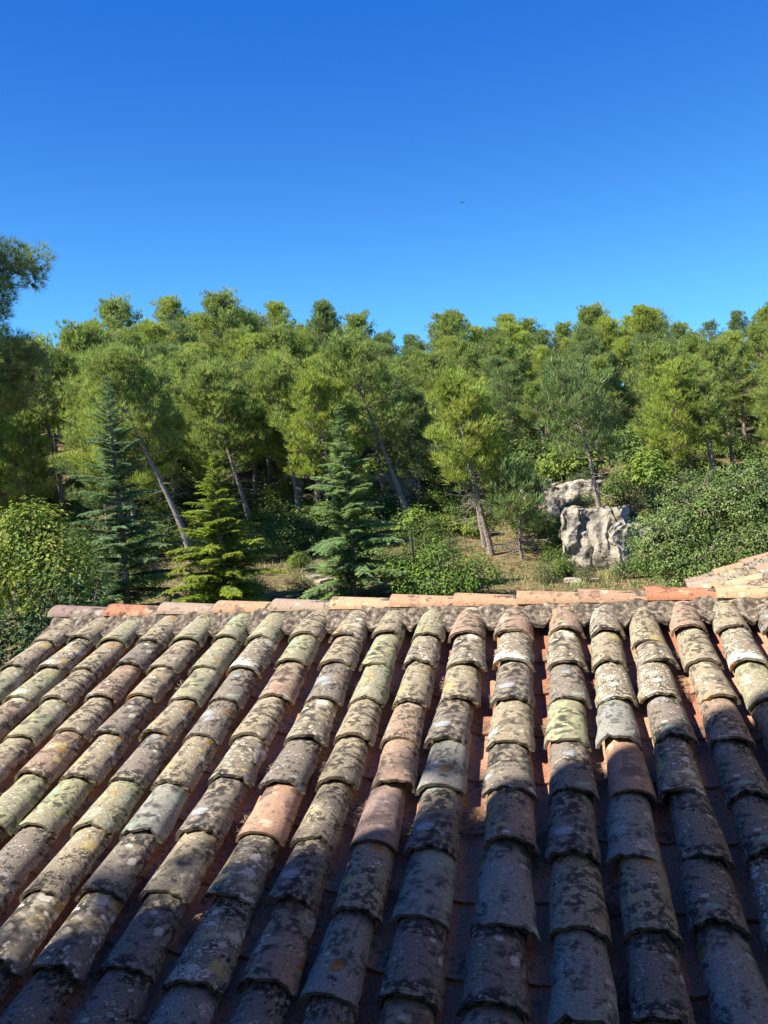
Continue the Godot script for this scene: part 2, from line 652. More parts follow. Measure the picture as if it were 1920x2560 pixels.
func make_leafy(seed_: int, blobs: Array, clusters: int, per: int, leaf: float, tones: Array, stem_r: float, spread := 0.34) -> Array:
	# blobs: [centre, radii]; leaf clusters spread over the blobs' outer volume, stems reach to them from the base
	rng.seed = seed_
	var trunk := Geo.new()
	var crown := Geo.new()
	var nz := FastNoiseLite.new()
	nz.seed = seed_
	nz.frequency = 1.1
	var heads: Array = []
	for b in blobs:
		var c: Vector3 = b[0]
		var mid := Vector3(c.x * 0.45, c.y * 0.5, c.z * 0.45) + ball() * 0.15
		trunk.tube([Vector3(c.x * 0.05, -0.2, c.z * 0.05), mid, c], [stem_r, stem_r * 0.7, stem_r * 0.35], 6, BARK)
		heads.append(c)
	for k in clusters:
		var b: Array = blobs[rng.randi() % blobs.size()]
		var d := ball().normalized()
		var c: Vector3 = b[0]
		var rd: Vector3 = b[1]
		var lump := 0.82 + 0.36 * nz.get_noise_3d(d.x * 1.6 + c.x, d.y * 1.6, d.z * 1.6 + c.z)
		var p := c + d * rd * lump * pow(rng.randf(), 0.32)
		if p.y < 0.08:
			continue
		if k % 3 == 0:
			trunk.tube([c.lerp(p, 0.15), c.lerp(p, 0.6) + ball() * 0.1, p], [stem_r * 0.3, stem_r * 0.18, stem_r * 0.06 + 0.002], 3, BARK)
		var tone: Color = tones[rng.randi() % tones.size()]
		tone = tinted(tone, 0.18)
		for m in per:
			var o := ball()
			var q := p + o * spread * Vector3(1, 0.75, 1)
			var face := (d * 0.6 + Vector3.UP * 0.75 + ball() * 0.75).normalized()
			var ax := (o + d * 0.5 + Vector3.DOWN * 0.25 + ball() * 0.4)
			ax = (ax - face * ax.dot(face)).normalized()
			var xx := ax.cross(face).normalized()
			var v := rng.randi() % 4
			crown.stamp(Transform3D(Basis(xx, ax, face).scaled(Vector3.ONE * leaf * rr(0.7, 1.25)), q), leaf_v[v], leaf_n[v], tinted(tone, 0.14))
	return [trunk.mesh(), crown.mesh()]


func plant(called: String, label: String, category: String, meshes: Array, at: Vector3, bark: Material, leaf: Material, turn := 0.0, s := 1.0, group := "") -> Node3D:
	var o := thing(called, label, category, at, turn, group)
	o.scale = Vector3.ONE * s
	part("trunk", meshes[0], bark, o)
	part("crown", meshes[1], leaf, o)
	return o


func leaf_mat(back: float) -> StandardMaterial3D:
	var m := StandardMaterial3D.new()
	m.vertex_color_use_as_albedo = true
	m.roughness = 0.55
	m.metallic_specular = 0.35
	m.backlight_enabled = true
	m.backlight = Color(back, back, back).linear_to_srgb()
	return m


func rock(seed_: int, size: Vector3, rough: float, steps := 30) -> ArrayMesh:
	var nz := FastNoiseLite.new()
	nz.seed = seed_
	nz.frequency = 0.45
	nz.fractal_octaves = 4
	var nf := FastNoiseLite.new()
	nf.seed = seed_ + 9
	nf.noise_type = FastNoiseLite.TYPE_CELLULAR
	nf.frequency = 0.5
	nf.cellular_return_type = FastNoiseLite.RETURN_CELL_VALUE
	var V := PackedVector3Array()
	var N := PackedVector3Array()
	var faces := [[Vector3(1, 0, 0), Vector3(0, 1, 0), Vector3(0, 0, 1)], [Vector3(-1, 0, 0), Vector3(0, 1, 0), Vector3(0, 0, -1)], [Vector3(0, 0, -1), Vector3(0, 1, 0), Vector3(1, 0, 0)], [Vector3(0, 0, 1), Vector3(0, 1, 0), Vector3(-1, 0, 0)], [Vector3(1, 0, 0), Vector3(0, 0, -1), Vector3(0, 1, 0)]]
	for f in faces:
		var grid := PackedVector3Array()
		for j in steps + 1:
			for i in steps + 1:
				var p: Vector3 = f[2] + f[0] * (2.0 * i / steps - 1.0) + f[1] * (2.0 * j / steps - 1.0)
				var e := p.normalized() * 1.25
				p = p.lerp(e, 0.20)
				p = p * size * 0.5 + Vector3(0, size.y * 0.5 - 0.2, 0)
				var w := Vector3(nz.get_noise_3d(p.x, p.y * 0.6, p.z), nz.get_noise_3d(p.x + 31, p.y, p.z) * 0.6, nz.get_noise_3d(p.x, p.y * 0.6, p.z + 57))
				w -= Vector3(p.x, 0, p.z).normalized() * 0.35 * pow(1.0 - absf(nz.get_noise_2d(p.x * 2.0 + p.z * 2.0, p.y * 0.4)), 14.0)
				w.x += 0.10 * sin(p.y * 7.0 + w.y * 6.0)
				w = w * 0.55 + Vector3.ONE * nf.get_noise_3d(p.x * 1.3, p.y * 0.5, p.z * 1.3) * 0.42
				grid.append(p + w * rough)
		var nn := _grid_normals(grid, steps + 1, steps + 1, -1.0)
		for j in steps:
			for i in steps:
				var a := j * (steps + 1) + i
				for q in [a, a + steps + 1, a + 1, a + 1, a + steps + 1, a + steps + 2]:
					V.append(grid[q])
					N.append(nn[q])
	var g := Geo.new()
	g.v = V
	g.n = N
	return g.mesh()


func _ready() -> void:
	build_view()
	build_materials()
	build_ground()
	build_low_house()
	build_annex()
	build_upper_house()
	build_side_house()
	build_needles()
	make_templates()
	build_rocks()
	build_woods()
	build_garden_trees()
	build_near_pine()
	build_undergrowth()
	build_small_things()


# ------------------------------------------------------------------ camera, sky, sun
func build_view() -> void:
	var cam := Camera3D.new()
	cam.name = "camera"
	cam.transform = Transform3D(Basis(Vector3(0.97147486, -0.07167224, -0.22605238), Vector3(0.05746285, 0.99597192, -0.06883287), Vector3(0.23007523, 0.05387979, 0.97168017)), EYE)
	cam.fov = 69.36
	cam.near = 0.05
	cam.far = 3000.0
	add_child(cam)
	cam.current = true
	var env := Environment.new()
	env.background_mode = Environment.BG_SKY
	var sky := ProceduralSkyMaterial.new()
	sky.sky_top_color = srgb(0.0036, 0.057, 0.28)
	sky.sky_horizon_color = srgb(0.17, 0.56, 0.88)
	sky.sky_curve = 0.13
	sky.ground_horizon_color = srgb(0.12, 0.16, 0.16)
	sky.ground_bottom_color = srgb(0.06, 0.06, 0.05)
	sky.sun_angle_max = 30.0
	env.sky = Sky.new()
	env.sky.sky_material = sky
	env.tonemap_mode = Environment.TONE_MAPPER_LINEAR
	env.tonemap_exposure = 2.45
	env.sdfgi_enabled = true
	env.ssao_enabled = true
	env.ssil_enabled = true
	var we := WorldEnvironment.new()
	we.environment = env
	add_child(we)
	var sun := DirectionalLight3D.new()
	sun.name = "sun"
	sun.light_energy = 1.6
	sun.light_color = Color(1.0, 0.965, 0.90)
	sun.light_angular_distance = 0.53
	sun.shadow_enabled = true
	add_child(sun)
	sun.look_at_from_position(Vector3.ZERO, Vector3(0.616, -0.719, -0.321), Vector3.UP)


func build_materials() -> void:
	var layers := tile_images()
	var S := 768
	var bump := ImageTexture.create_from_image(Image.create_from_data(S, S, false, Image.FORMAT_L8, layers[3]))
	var fine := ImageTexture.create_from_image(Image.create_from_data(S, S, false, Image.FORMAT_L8, layers[2]))
	var c8 := func(r: float, g: float, b: float) -> Color: return Color(r / 255.0, g / 255.0, b / 255.0)
	var white: Color = c8.call(206, 202, 190)
	var mint: Color = c8.call(140, 158, 140)
	var bluish: Color = c8.call(150, 160, 168)
	var ochre: Color = c8.call(178, 160, 104)
	var tex: Array = []
	tex.append(tile_texture(layers, c8.call(138, 127, 108), c8.call(72, 66, 58), c8.call(158, 149, 125), c8.call(188, 181, 163), [118, 138, 162], [white, ochre, c8.call(104, 96, 82), c8.call(84, 78, 68)], 800, 30, 1))
	tex.append(tile_texture(layers, c8.call(116, 108, 99), c8.call(54, 52, 50), c8.call(146, 133, 115), c8.call(166, 156, 140), [122, 146, 166], [white, bluish, mint, c8.call(120, 112, 100)], 800, 18, 2))
	tex.append(tile_texture(layers, c8.call(122, 113, 99), c8.call(58, 54, 49), c8.call(162, 155, 137), c8.call(208, 200, 184), [124, 140, 154], [white, white, ochre], 1200, 20, 3))
	tex.append(tile_texture(layers, c8.call(134, 128, 108), c8.call(70, 67, 57), c8.call(148, 151, 116), c8.call(166, 173, 146), [128, 132, 162], [white, mint, c8.call(176, 174, 116)], 700, 24, 4))
	tex.append(tile_texture(layers, c8.call(130, 128, 121), c8.call(72, 71, 68), c8.call(134, 135, 125), c8.call(150, 164, 152), [126, 142, 168], [mint, mint, bluish, white], 900, 24, 5))
	tex.append(tile_texture(layers, c8.call(140, 119, 103), c8.call(70, 62, 56), c8.call(152, 138, 118), c8.call(176, 164, 144), [126, 142, 162], [white, ochre, c8.call(110, 96, 82)], 800, 22, 6))
	for i in 6:
		mats["tile%d" % i] = tile_mat(tex[i], bump, Color.WHITE, 0.2)
	var clay := tile_texture(layers, c8.call(158, 132, 114), c8.call(124, 107, 98), c8.call(166, 145, 126), c8.call(176, 158, 140), [140, 168, 188], [c8.call(110, 94, 84), c8.call(92, 82, 76), c8.call(196, 184, 164)], 1500, 6, 7)
	for i in 6:
		var tints := [Color(1.0, 0.97, 0.94), Color(1.04, 0.86, 0.78), Color(0.98, 1.02, 1.04), Color(1.08, 1.02, 0.95), Color(1.14, 1.12, 1.04), Color(0.84, 0.86, 0.92)]
		mats["clay%d" % i] = tile_mat(clay, fine, tints[i], 0.10, 0.8)
	var pan_tex := tile_texture(layers, c8.call(168, 122, 98), c8.call(108, 88, 76), c8.call(152, 130, 108), c8.call(160, 146, 120), [142, 142, 166], [c8.call(176, 150, 60), white], 260, 14, 8)
	mats["pan0"] = tile_mat(pan_tex, fine, Color.WHITE, 0.14, 0.85)
	mats["pan1"] = tile_mat(pan_tex, fine, Color(0.86, 0.80, 0.78), 0.14, 0.85)
	mats["mortar"] = tri_mat(noise_tex(0.03, 5, [Color(0.20, 0.18, 0.17), Color(0.33, 0.30, 0.27), Color(0.43, 0.39, 0.34), Color(0.64, 0.61, 0.55)], [0.30, 0.44, 0.62, 0.80], 512, 61), 1.3, 0.95, height_tex(0.05, 4, 512, 62), 0.2)
	mats["deck"] = tri_mat(noise_tex(0.02, 3, [Color(0.22, 0.17, 0.13), Color(0.34, 0.27, 0.2)], [0.2, 0.8], 256, 63), 1.0, 0.9)
	mats["plaster"] = tri_mat(noise_tex(0.012, 5, [Color(0.66, 0.61, 0.54), Color(0.80, 0.75, 0.67)], [0.3, 0.7], 512, 64), 0.4, 0.95, height_tex(0.05, 4, 256, 65), 0.8)
	mats["soil"] = tri_mat(noise_tex(0.012, 6, [Color(0.27, 0.22, 0.16), Color(0.42, 0.35, 0.25), Color(0.52, 0.43, 0.33), Color(0.37, 0.37, 0.22), Color(0.27, 0.31, 0.15)], [0.22, 0.36, 0.47, 0.56, 0.70], 1024, 66), 0.09, 0.95, height_tex(0.03, 6, 512, 67), 9.0)
	mats["rock"] = tri_mat(noise_tex(0.010, 6, [Color(0.32, 0.31, 0.29), Color(0.54, 0.52, 0.48), Color(0.69, 0.66, 0.61), Color(0.62, 0.54, 0.41)], [0.25, 0.42, 0.62, 0.82], 512, 68), 0.22, 0.95, height_tex(0.02, 6, 512, 69), 9.0)
	mats["bark"] = tri_mat(noise_tex(0.03, 4, [Color(0.36, 0.32, 0.30), Color(0.53, 0.49, 0.46), Color(0.70, 0.66, 0.62)], [0.25, 0.5, 0.8], 256, 70), 1.2, 0.95, height_tex(0.05, 4, 256, 71), 2.5)
	mats["needles"] = leaf_mat(0.85)
	mats["leaves"] = leaf_mat(0.7)
	mats["straw"] = StandardMaterial3D.new()
	mats["straw"].vertex_color_use_as_albedo = true
	mats["straw"].roughness = 0.8


# ------------------------------------------------------------------ terrain
func build_ground() -> void:
	hill_noise.seed = 3
	hill_noise.frequency = 0.07
	hill_noise.fractal_octaves = 4
	var xs: Array = []
	var zs: Array = []
	for i in range(-60, 45):
		xs.append(i * 1.1)
	for e in [60, 75, 95, 130, 200, 350, 700, 1400]:
		xs.append(float(e))
		xs.append(-float(e) - 16.0)
	for i in range(0, 100):
		zs.append(8.0 - i * 1.1)
	for e in [110, 130, 170, 250, 420, 800, 1500]:
		zs.append(-float(e))
	for e in [14, 25, 50, 120, 300, 800]:
		zs.append(float(e))
	xs.sort()
	zs.sort()
	var g := PackedVector3Array()
	for z in zs:
		for x in xs:
			g.append(Vector3(x, ground_y(x, z), z))
	var W := xs.size()
	var n := _grid_normals(g, W, zs.size(), 1.0)
	var I := PackedInt32Array()
	for j in zs.size() - 1:
		for i in W - 1:
			var a := j * W + i
			I.append_array(PackedInt32Array([a, a + 1, a + W, a + 1, a + W + 1, a + W]))
	var arr := []
	arr.resize(Mesh.ARRAY_MAX)
	arr[Mesh.ARRAY_VERTEX] = g
	arr[Mesh.ARRAY_NORMAL] = n
	arr[Mesh.ARRAY_INDEX] = I
	var m := ArrayMesh.new()
	m.add_surface_from_arrays(Mesh.PRIMITIVE_TRIANGLES, arr)
	setting("hillside_ground", m, mats["soil"])


# ------------------------------------------------------------------ the tiled roof in front
func build_low_house() -> void:
	var base := Vector3(-0.8, 1.3, 1.4)
	var house := thing("tiled_house", "low house under a weathered clay tile roof covered in lichen", "house", base)
	var home := Transform3D(Basis(), -base)
	# body below the tiles: deck, walls
	var deck := Geo.new()
	var d0 := on_roof(0, 0.02, -0.195)
	var d1 := on_roof(0, 4.35, -0.195)
	prism_x(deck, -3.78, 2.12, [Vector2(d0.z, d0.y), Vector2(d1.z, d1.y), Vector2(d1.z, d1.y - 0.06), Vector2(d0.z, d0.y - 0.06), Vector2(-1.45, d0.y - 0.06 - 0.46), Vector2(-1.45, d0.y - 0.46)])
	part("roof_deck", deck.mesh(), mats["deck"], house, home)
	var wall := Geo.new()
	prism_x(wall, -3.70, 2.05, [Vector2(-1.35, 1.0), Vector2(-1.35, d0.y - 0.52), Vector2(d0.z, d0.y - 0.07), Vector2(d1.z, d1.y - 0.07), Vector2(d1.z, 1.0)])
	part("wall", wall.mesh(), mats["plaster"], house, home)
	# tile shapes, a handful for each kind of weathering
	var kinds: Array = []
	for k in 6:
		var list: Array = []
		for v in 8:
			rng.seed = 500 + k * 20 + v
			list.append(shell(1000 + k * 50 + v, rr(0.160, 0.172), rr(0.200, 0.216), rr(0.066, 0.074), rr(0.080, 0.090), rr(0.45, 0.48), rr(0.014, 0.018), rr(0.0035, 0.0060), 0.030 if v % 3 == 0 else 0.006, false))
		kinds.append(list)
	var clean: Array = []
	for v in 4:
		clean.append(shell(1700 + v, 0.160, 0.205, 0.066, 0.080, 0.46, 0.012, 0.0008, 0.0, false, 16, 4))
	var pans: Array = []
	for v in 6:
		pans.append(shell(1800 + v, 0.205, 0.170, 0.066, 0.056, 0.46, 0.013, 0.0015, 0.0, true, 8, 3))
	rng.seed = 77
	for ci in COLUMNS.size():
		var a: float = COLUMNS[ci]
		var drift := rr(-0.02, 0.02)
		var before: float = COLUMNS[maxi(ci - 1, 0)]
		var after: float = COLUMNS[mini(ci + 1, COLUMNS.size() - 1)]
		var wide := clampf((after - before) / (2.0 if ci > 0 and ci < COLUMNS.size() - 1 else 1.0) / 0.248, 1.0, 1.16)
		for row in 11:
			var t := 0.37 + 0.336 * row + drift + rr(-0.022, 0.022)
			var shade := clampf(row / 8.0 + a * 0.10 + rr(-0.35, 0.35), 0.0, 1.0)
			var k := 0
			var roll := rng.randf()
			if shade < 0.42:
				k = 0 if roll < 0.40 else 3 if roll < 0.58 else 2 if roll < 0.78 else 5 if roll < 0.92 else 1
			else:
				k = 1 if roll < 0.30 else 4 if roll < 0.62 else 2 if roll < 0.80 else 5 if roll < 0.90 else 0
			var mesh: Mesh = kinds[k][rng.randi() % 8]
			var mat: Material = mats["tile%d" % k]
			if (ci == 8 and row == 5) or (ci == 10 and row == 5) or (ci == 14 and row == 4):
				mesh = clean[ci % 4]
				mat = mats["clay5"] if ci == 10 else mats["clay0"]
			elif ci == 10 and row == 3:
				mesh = clean[1]
				mat = mats["tile5"]
			elif ci == 15 and row == 0:
				mesh = clean[2]
				mat = mats["tile0"]
				t += 0.16
			var len_ := 0.465
			var xf := Transform3D(roof_basis(0.052 + rr(-0.006, 0.012), rr(-0.022, 0.022), rr(-0.05, 0.05)), on_roof(a + rr(-0.007, 0.007), t - len_, -0.097 + rr(-0.003, 0.003)))
			part("cover_tile", mesh, mat, house, home * (xf * Transform3D(Basis().scaled(Vector3(wide, 1.0, 1.0)), Vector3.ZERO)))
	for ci in COLUMNS.size():
		var a: float = COLUMNS[ci]
		var b: float = COLUMNS[ci + 1] if ci + 1 < COLUMNS.size() else a + 0.25
		for row in 11:
			var t := 0.52 + 0.336 * row + rr(-0.02, 0.02)
			var xf := Transform3D(roof_basis(0.045, rr(-0.01, 0.01), rr(-0.04, 0.04)), on_roof((a + b) * 0.5 + rr(-0.006, 0.006), t - 0.46, -0.146))
			var pm: Material = mats["pan1"] if rng.randf() < 0.35 else mats["pan0"]
			part("pan_tile", pans[rng.randi() % 6], pm, house, home * (xf * Transform3D(Basis().scaled(Vector3((b - a) / 0.262, 1, 1)), Vector3.ZERO)))
	# ridge mortar: a lumpy band with a lobe over the head of each channel
	var nz := FastNoiseLite.new()
	nz.seed = 8
	nz.frequency = 7.0
	nz.fractal_octaves = 4
	nz.fractal_gain = 0.45
	var top := PackedVector3Array()
	var low := PackedVector3Array()
	var nx := 560
	var nt := 14
	for j in nt + 1:
		for i in nx + 1:
			var a := lerpf(-3.80, 2.10, float(i) / nx)
			var near := 9.0
			for c in COLUMNS:
				near = minf(near, absf(a - c))
			var lobe := ss(0.055, 0.135, near)
			var end := 0.145 + 0.100 * sqrt(maxf(0.0, lobe)) + nz.get_noise_2d(a * 0.5, 3.0) * 0.03
			var s := float(j) / nt
			var t := lerpf(-0.06, end, s)
			var n := lerpf(0.012, -0.030, ss(0.0, 0.7, s)) - lobe * 0.016 * s + nz.get_noise_2d(a, t * 1.3) * 0.013
			top.append(on_roof(a, t, n))
			low.append(on_roof(a, t - 0.004, minf(n - 0.028, -0.06)))
	var mg := Geo.new()
	var W := nx + 1
	var tn := _grid_normals(top, W, nt + 1, 1.0)
	for j in nt:
		for i in nx:
			var q := j * W + i
			for e in [q, q + 1, q + W, q + 1, q + W + 1, q + W]:
				mg.v.append(top[e])
				mg.n.append(tn[e])
	mg.c = PackedColorArray()
	for i in nx:
		var q := nt * W + i
		for tri in [[top[q], top[q + 1], low[q]], [low[q], top[q + 1], low[q + 1]]]:
			for p in tri:
				mg.v.append(p)
				mg.n.append(Vector3(0, -0.1, 0.99))
		for j in nt:
			var e := j * W + i
			for p in [low[e], low[e + W], low[e + 1], low[e + 1], low[e + W], low[e + W + 1]]:
				mg.v.append(p)
				mg.n.append(-ROOF_N)
	part("ridge_mortar", mg.mesh(), mats["mortar"], house, home)
	# ridge tiles: each one's left end rides over the tile before it
	var ends := [-3.85, -3.37, -2.92, -2.47, -2.03, -1.59, -1.16, -0.72, -0.30, 0.097, 0.514, 0.926, 1.33, 1.74, 2.15]
	var looks := ["clay5", "clay1", "clay2", "clay3", "clay2", "clay4", "clay3", "clay3", "clay3", "clay0", "clay1", "clay4", "clay0", "clay3"]
	for i in ends.size() - 1:
		var L: float = ends[i + 1] - ends[i] + 0.075
		var rough := 0.0035 if looks[i] == "tile0" else 0.0012
		var m := shell(1900 + i, 0.230, 0.186, 0.074, 0.054, L, 0.014, rough, 0.0, false, 14, 5)
		var bz := Basis(Vector3(0, 0, 1), Vector3.UP, Vector3(-1, 0, 0)) * Basis(Vector3.UP, PI)
		# local z runs along +x here, from the wide left end to the narrow right end
		var xb := Basis(Vector3(0, 0, -1), Vector3(0, 1, 0), Vector3(1, 0, 0)) * Basis(Vector3.RIGHT, 0.028 + rr(-0.01, 0.01)) * Basis(Vector3.UP, rr(-0.012, 0.012))
		part("ridge_tile", m, mats[looks[i]], house, home * Transform3D(xb, Vector3(ends[i], 5.182 + rr(-0.004, 0.004), -0.085)))


# ------------------------------------------------------------------ the roof of the wing beyond the ridge, on the right
func build_annex() -> void:
	var base := Vector3(2.6, 1.3, -2.8)
	var house := thing("tiled_annex", "small annex with a sunlit pale clay tile roof beyond the ridge", "house", base)
	var home := Transform3D(Basis(), -base)
	var sl := deg_to_rad(18.5)
	var up := Vector3(cos(sl), sin(sl), 0)
	var nn := Vector3(-sin(sl), cos(sl), 0)
	var eave := Vector3(1.30, 4.60, 0)
	var deck := Geo.new()
	var e2 := eave + up * 2.9
	var far := -4.12
	var near := -1.55
	for q in [[eave - nn * 0.17, e2 - nn * 0.17], ]:
		var a: Vector3 = q[0]
		var b: Vector3 = q[1]
		deck.quad(a + Vector3(0, 0, far), b + Vector3(0, 0, far), b + Vector3(0, 0, near), a + Vector3(0, 0, near), Color.WHITE)
		deck.quad(a - nn * 0.05 + Vector3(0, 0, near), b - nn * 0.05 + Vector3(0, 0, near), b - nn * 0.05 + Vector3(0, 0, far), a - nn * 0.05 + Vector3(0, 0, far), Color.WHITE)
	part("roof_deck", deck.mesh(), mats["deck"], house, home)
	var wall := Geo.new()
	var wx := 1.46
	var y0 := eave.y + (wx - eave.x) * tan(sl) - 0.20
	var y1 := eave.y + (3.9 - eave.x) * tan(sl) - 0.20
	for z in [far + 0.06, near]:
		wall.quad(Vector3(wx, 1.0, z), Vector3(wx, y0, z), Vector3(3.9, y1, z), Vector3(3.9, 1.0, z), Color.WHITE)
	wall.quad(Vector3(wx, 1.0, near), Vector3(wx, y0, near), Vector3(wx, y0, far + 0.06), Vector3(wx, 1.0, far + 0.06), Color.WHITE)
	wall.quad(Vector3(3.9, 1.0, near), Vector3(3.9, y1, near), Vector3(3.9, y1, far + 0.06), Vector3(3.9, 1.0, far + 0.06), Color.WHITE)
	part("wall", wall.mesh(), mats["plaster"], house, home)
	var shapes: Array = []
	for v in 6:
		shapes.append(shell(2000 + v, 0.165, 0.208, 0.068, 0.082, 0.46, 0.015, 0.004, 0.012, false))
	var pan := shell(2050, 0.205, 0.170, 0.066, 0.056, 0.46, 0.013, 0.0015, 0.0, true, 8, 3)
	var looks := ["tile0", "clay4", "clay3", "clay2", "tile2", "clay0", "tile5"]
	rng.seed = 99
	var turn := Basis(Vector3(0, 0, 1), nn, -up)
	for ci in 9:
		var z := -4.02 + ci * 0.27
		for row in 8:
			var t := 0.02 + 0.336 * row + rr(-0.03, 0.03) + 0.46
			var b := turn * Basis(Vector3.UP, rr(-0.02, 0.02)) * Basis(Vector3.RIGHT, -0.052) * Basis(Vector3.BACK, rr(-0.04, 0.04))
			part("cover_tile", shapes[rng.randi() % 6], mats[looks[rng.randi() % 7]], house, home * Transform3D(b, eave + up * t - nn * 0.075 + Vector3(0, 0, z)))
			part("pan_tile", pan, mats["pan0"], house, home * Transform3D(turn * Basis(Vector3.RIGHT, -0.045), eave + up * (t - 0.06) - nn * 0.138 + Vector3(0, 0, z + 0.135)))


# ------------------------------------------------------------------ the taller house behind the viewer; its corner shades the roof
func build_upper_house() -> void:
	var base := Vector3(-3.5, 1.3, 6.0)
	var house := thing("tall_house", "tall plastered house whose corner throws shade across the tile roof", "house", base)
	var home := Transform3D(Basis(), -base)
	var g := Geo.new()
	block(g, Vector3(-4.55, 1.0, 3.80), Vector3(-3.4, 12.0, 5.36))
	part("wall", g.mesh(), mats["plaster"], house, home)
	g = Geo.new()
	block(g, Vector3(-4.6, 1.0, 5.365), Vector3(5.0, 11.5, 12.0))
	part("wall", g.mesh(), mats["plaster"], house, home)
	g = Geo.new()
	prism_x(g, -4.58, -3.35, [Vector2(3.77, 12.005), Vector2(5.3, 12.005), Vector2(5.3, 12.55), Vector2(3.77, 12.1)])
	part("roof", g.mesh(), mats["deck"], house, home)
	g = Geo.new()
	prism_x(g, -4.7, 5.1, [Vector2(5.31, 11.505), Vector2(12.2, 11.505), Vector2(12.2, 11.6), Vector2(8.7, 12.7), Vector2(5.31, 11.6)])
	part("roof", g.mesh(), mats["deck"], house, home)


func build_side_house() -> void:
	var base := Vector3(4.5, 1.3, 2.0)
	var house := thing("side_house", "pale plastered house whose sunlit wall rises beside the tile roof", "house", base)
	var home := Transform3D(Basis(), -base)
	var g := Geo.new()
	block(g, Vector3(2.6, 1.0, -1.3), Vector3(8.0, 8.7, 5.3))
	part("wall", g.mesh(), mats["plaster"], house, home)
	g = Geo.new()
	prism_x(g, 2.4, 8.2, [Vector2(-1.5, 8.705), Vector2(5.34, 8.705), Vector2(5.34, 8.8), Vector2(2.0, 9.8), Vector2(-1.5, 8.8)])
	part("roof", g.mesh(), mats["deck"], house, home)


# ------------------------------------------------------------------ fallen pine needles lodged in the channels
func build_needles() -> void:
	var g := Geo.new()
	rng.seed = 313
	var heaps: Array = []
	for ci in COLUMNS.size() - 1:
		var mid: float = (COLUMNS[ci] + COLUMNS[ci + 1]) * 0.5
		for row in 10:
			if rng.randf() < (0.46 if ci > 6 else 0.24) * (0.55 if row == 0 else 1.0):
				heaps.append([mid + rr(-0.015, 0.015), 0.52 + 0.336 * row + rr(-0.10, 0.06), rr(0.35, 1.2)])
	for h in heaps:
		var k: float = h[2]
		for i in int(100 * k):
			var o := ball()
			var p := on_roof(h[0] + o.x * 0.042, h[1] + o.z * 0.11 * k, -0.125 + absf(o.y) * 0.034 * k)
			var d := (Vector3(rr(-1, 1), rr(-0.15, 0.30), rr(-1, 1))).normalized()
			var L := rr(0.022, 0.048)
			var w := d.cross(ROOF_N + ball() * 0.6).normalized() * 0.0011
			var bend := ball() * 0.008
			var col := Color(0.32, 0.21, 0.13).lerp(Color(0.17, 0.105, 0.065), rng.randf())
			var a := p - d * L
			var c := p + d * L + bend
			g.quad(a - w, a + w, p + w, p - w, col)
			g.quad(p - w, p + w, c + w * 0.4, c - w * 0.4, col)
	var o := setting("pine_needle_litter", g.mesh(), mats["straw"], "stuff")
	o.set_meta("label", "brown fallen pine needles heaped in the channels between the roof tiles")
	o.set_meta("category", "pine needles")


# ------------------------------------------------------------------ limestone
func stone(called: String, label: String, seed_: int, at: Vector3, size: Vector3, rough: float, turn: float, group := "") -> void:
	var o := MeshInstance3D.new()
	o.name = numbered(called)
	o.mesh = rock(seed_, size, rough)
	o.material_override = mats["rock"]
	o.set_meta("label", label)
	o.set_meta("category", "rock")
	if group != "":
		o.set_meta("group", group)
	add_child(o)
	o.position = at
	o.rotation.y = turn


func build_rocks() -> void:
	stone("limestone_rock", "grey streaked limestone face standing back behind the white outcrop", 31, Vector3(0.1, 1.9, -35.4), Vector3(3.8, 3.1, 2.6), 0.75, 0.12)
	stone("limestone_rock", "white limestone outcrop with a pine rooted on its top", 32, Vector3(1.5, 1.4, -26.9), Vector3(2.5, 2.75, 2.3), 0.8, -0.25)
	stone("limestone_rock", "low pale boulder leaning against the white limestone outcrop", 33, Vector3(2.8, 1.4, -26.2), Vector3(2.0, 2.1, 1.7), 0.7, 0.5)
	stone("limestone_rock", "flat limestone ledge under the pines behind the middle cedar", 34, Vector3(-12.8, 3.6, -43.6), Vector3(6.5, 2.6, 2.6), 0.7, 0.1)
	rng.seed = 5
	for p in [[-15.7, -24.0, 0.9], [-15.1, -23.3, 0.6], [-9.6, -24.2, 0.8], [0.4, -22.9, 0.7], [1.1, -23.6, 0.5], [-10.6, -25.6, 0.7]]:
		stone("loose_stone", "loose pale stone lying on the red soil of the clearing", 40 + counts.get("loose_stone", 0), Vector3(p[0], ground_y(p[0], p[1]) - 0.05, p[1]), Vector3(p[2], p[2] * 0.5, p[2] * 0.7), 0.15, rr(0, 3), "loose stones in the clearing")


# ------------------------------------------------------------------ pines on the slope
const SKYLINE := [[-60.0, 13.0], [-39.4, 13.2], [-37.1, 13.2], [-35.1, 12.2], [-32.5, 13.3], [-30.3, 13.3], [-28.1, 12.5], [-25.4, 12.8], [-24.4, 12.4], [-22.8, 12.6], [-21.2, 12.3], [-19.6, 11.7], [-18.2, 12.0], [-15.2, 11.6], [-13.4, 10.8], [-11.0, 9.3], [-8.8, 10.2], [-6.8, 10.4], [-4.3, 9.8], [-2.5, 10.3], [-0.6, 8.6], [1.5, 8.7], [2.7, 9.5], [3.8, 9.9], [6.9, 9.9], [8.2, 9.1], [9.2, 9.3], [10.0, 8.3], [13.0, 8.3], [14.7, 9.0], [40.0, 9.0]]


func skyline(az: float) -> float:
	for i in SKYLINE.size() - 1:
		if az < SKYLINE[i + 1][0]:
			return lerpf(SKYLINE[i][1], SKYLINE[i + 1][1], clampf((az - SKYLINE[i][0]) / (SKYLINE[i + 1][0] - SKYLINE[i][0]), 0, 1))
	return 9.0


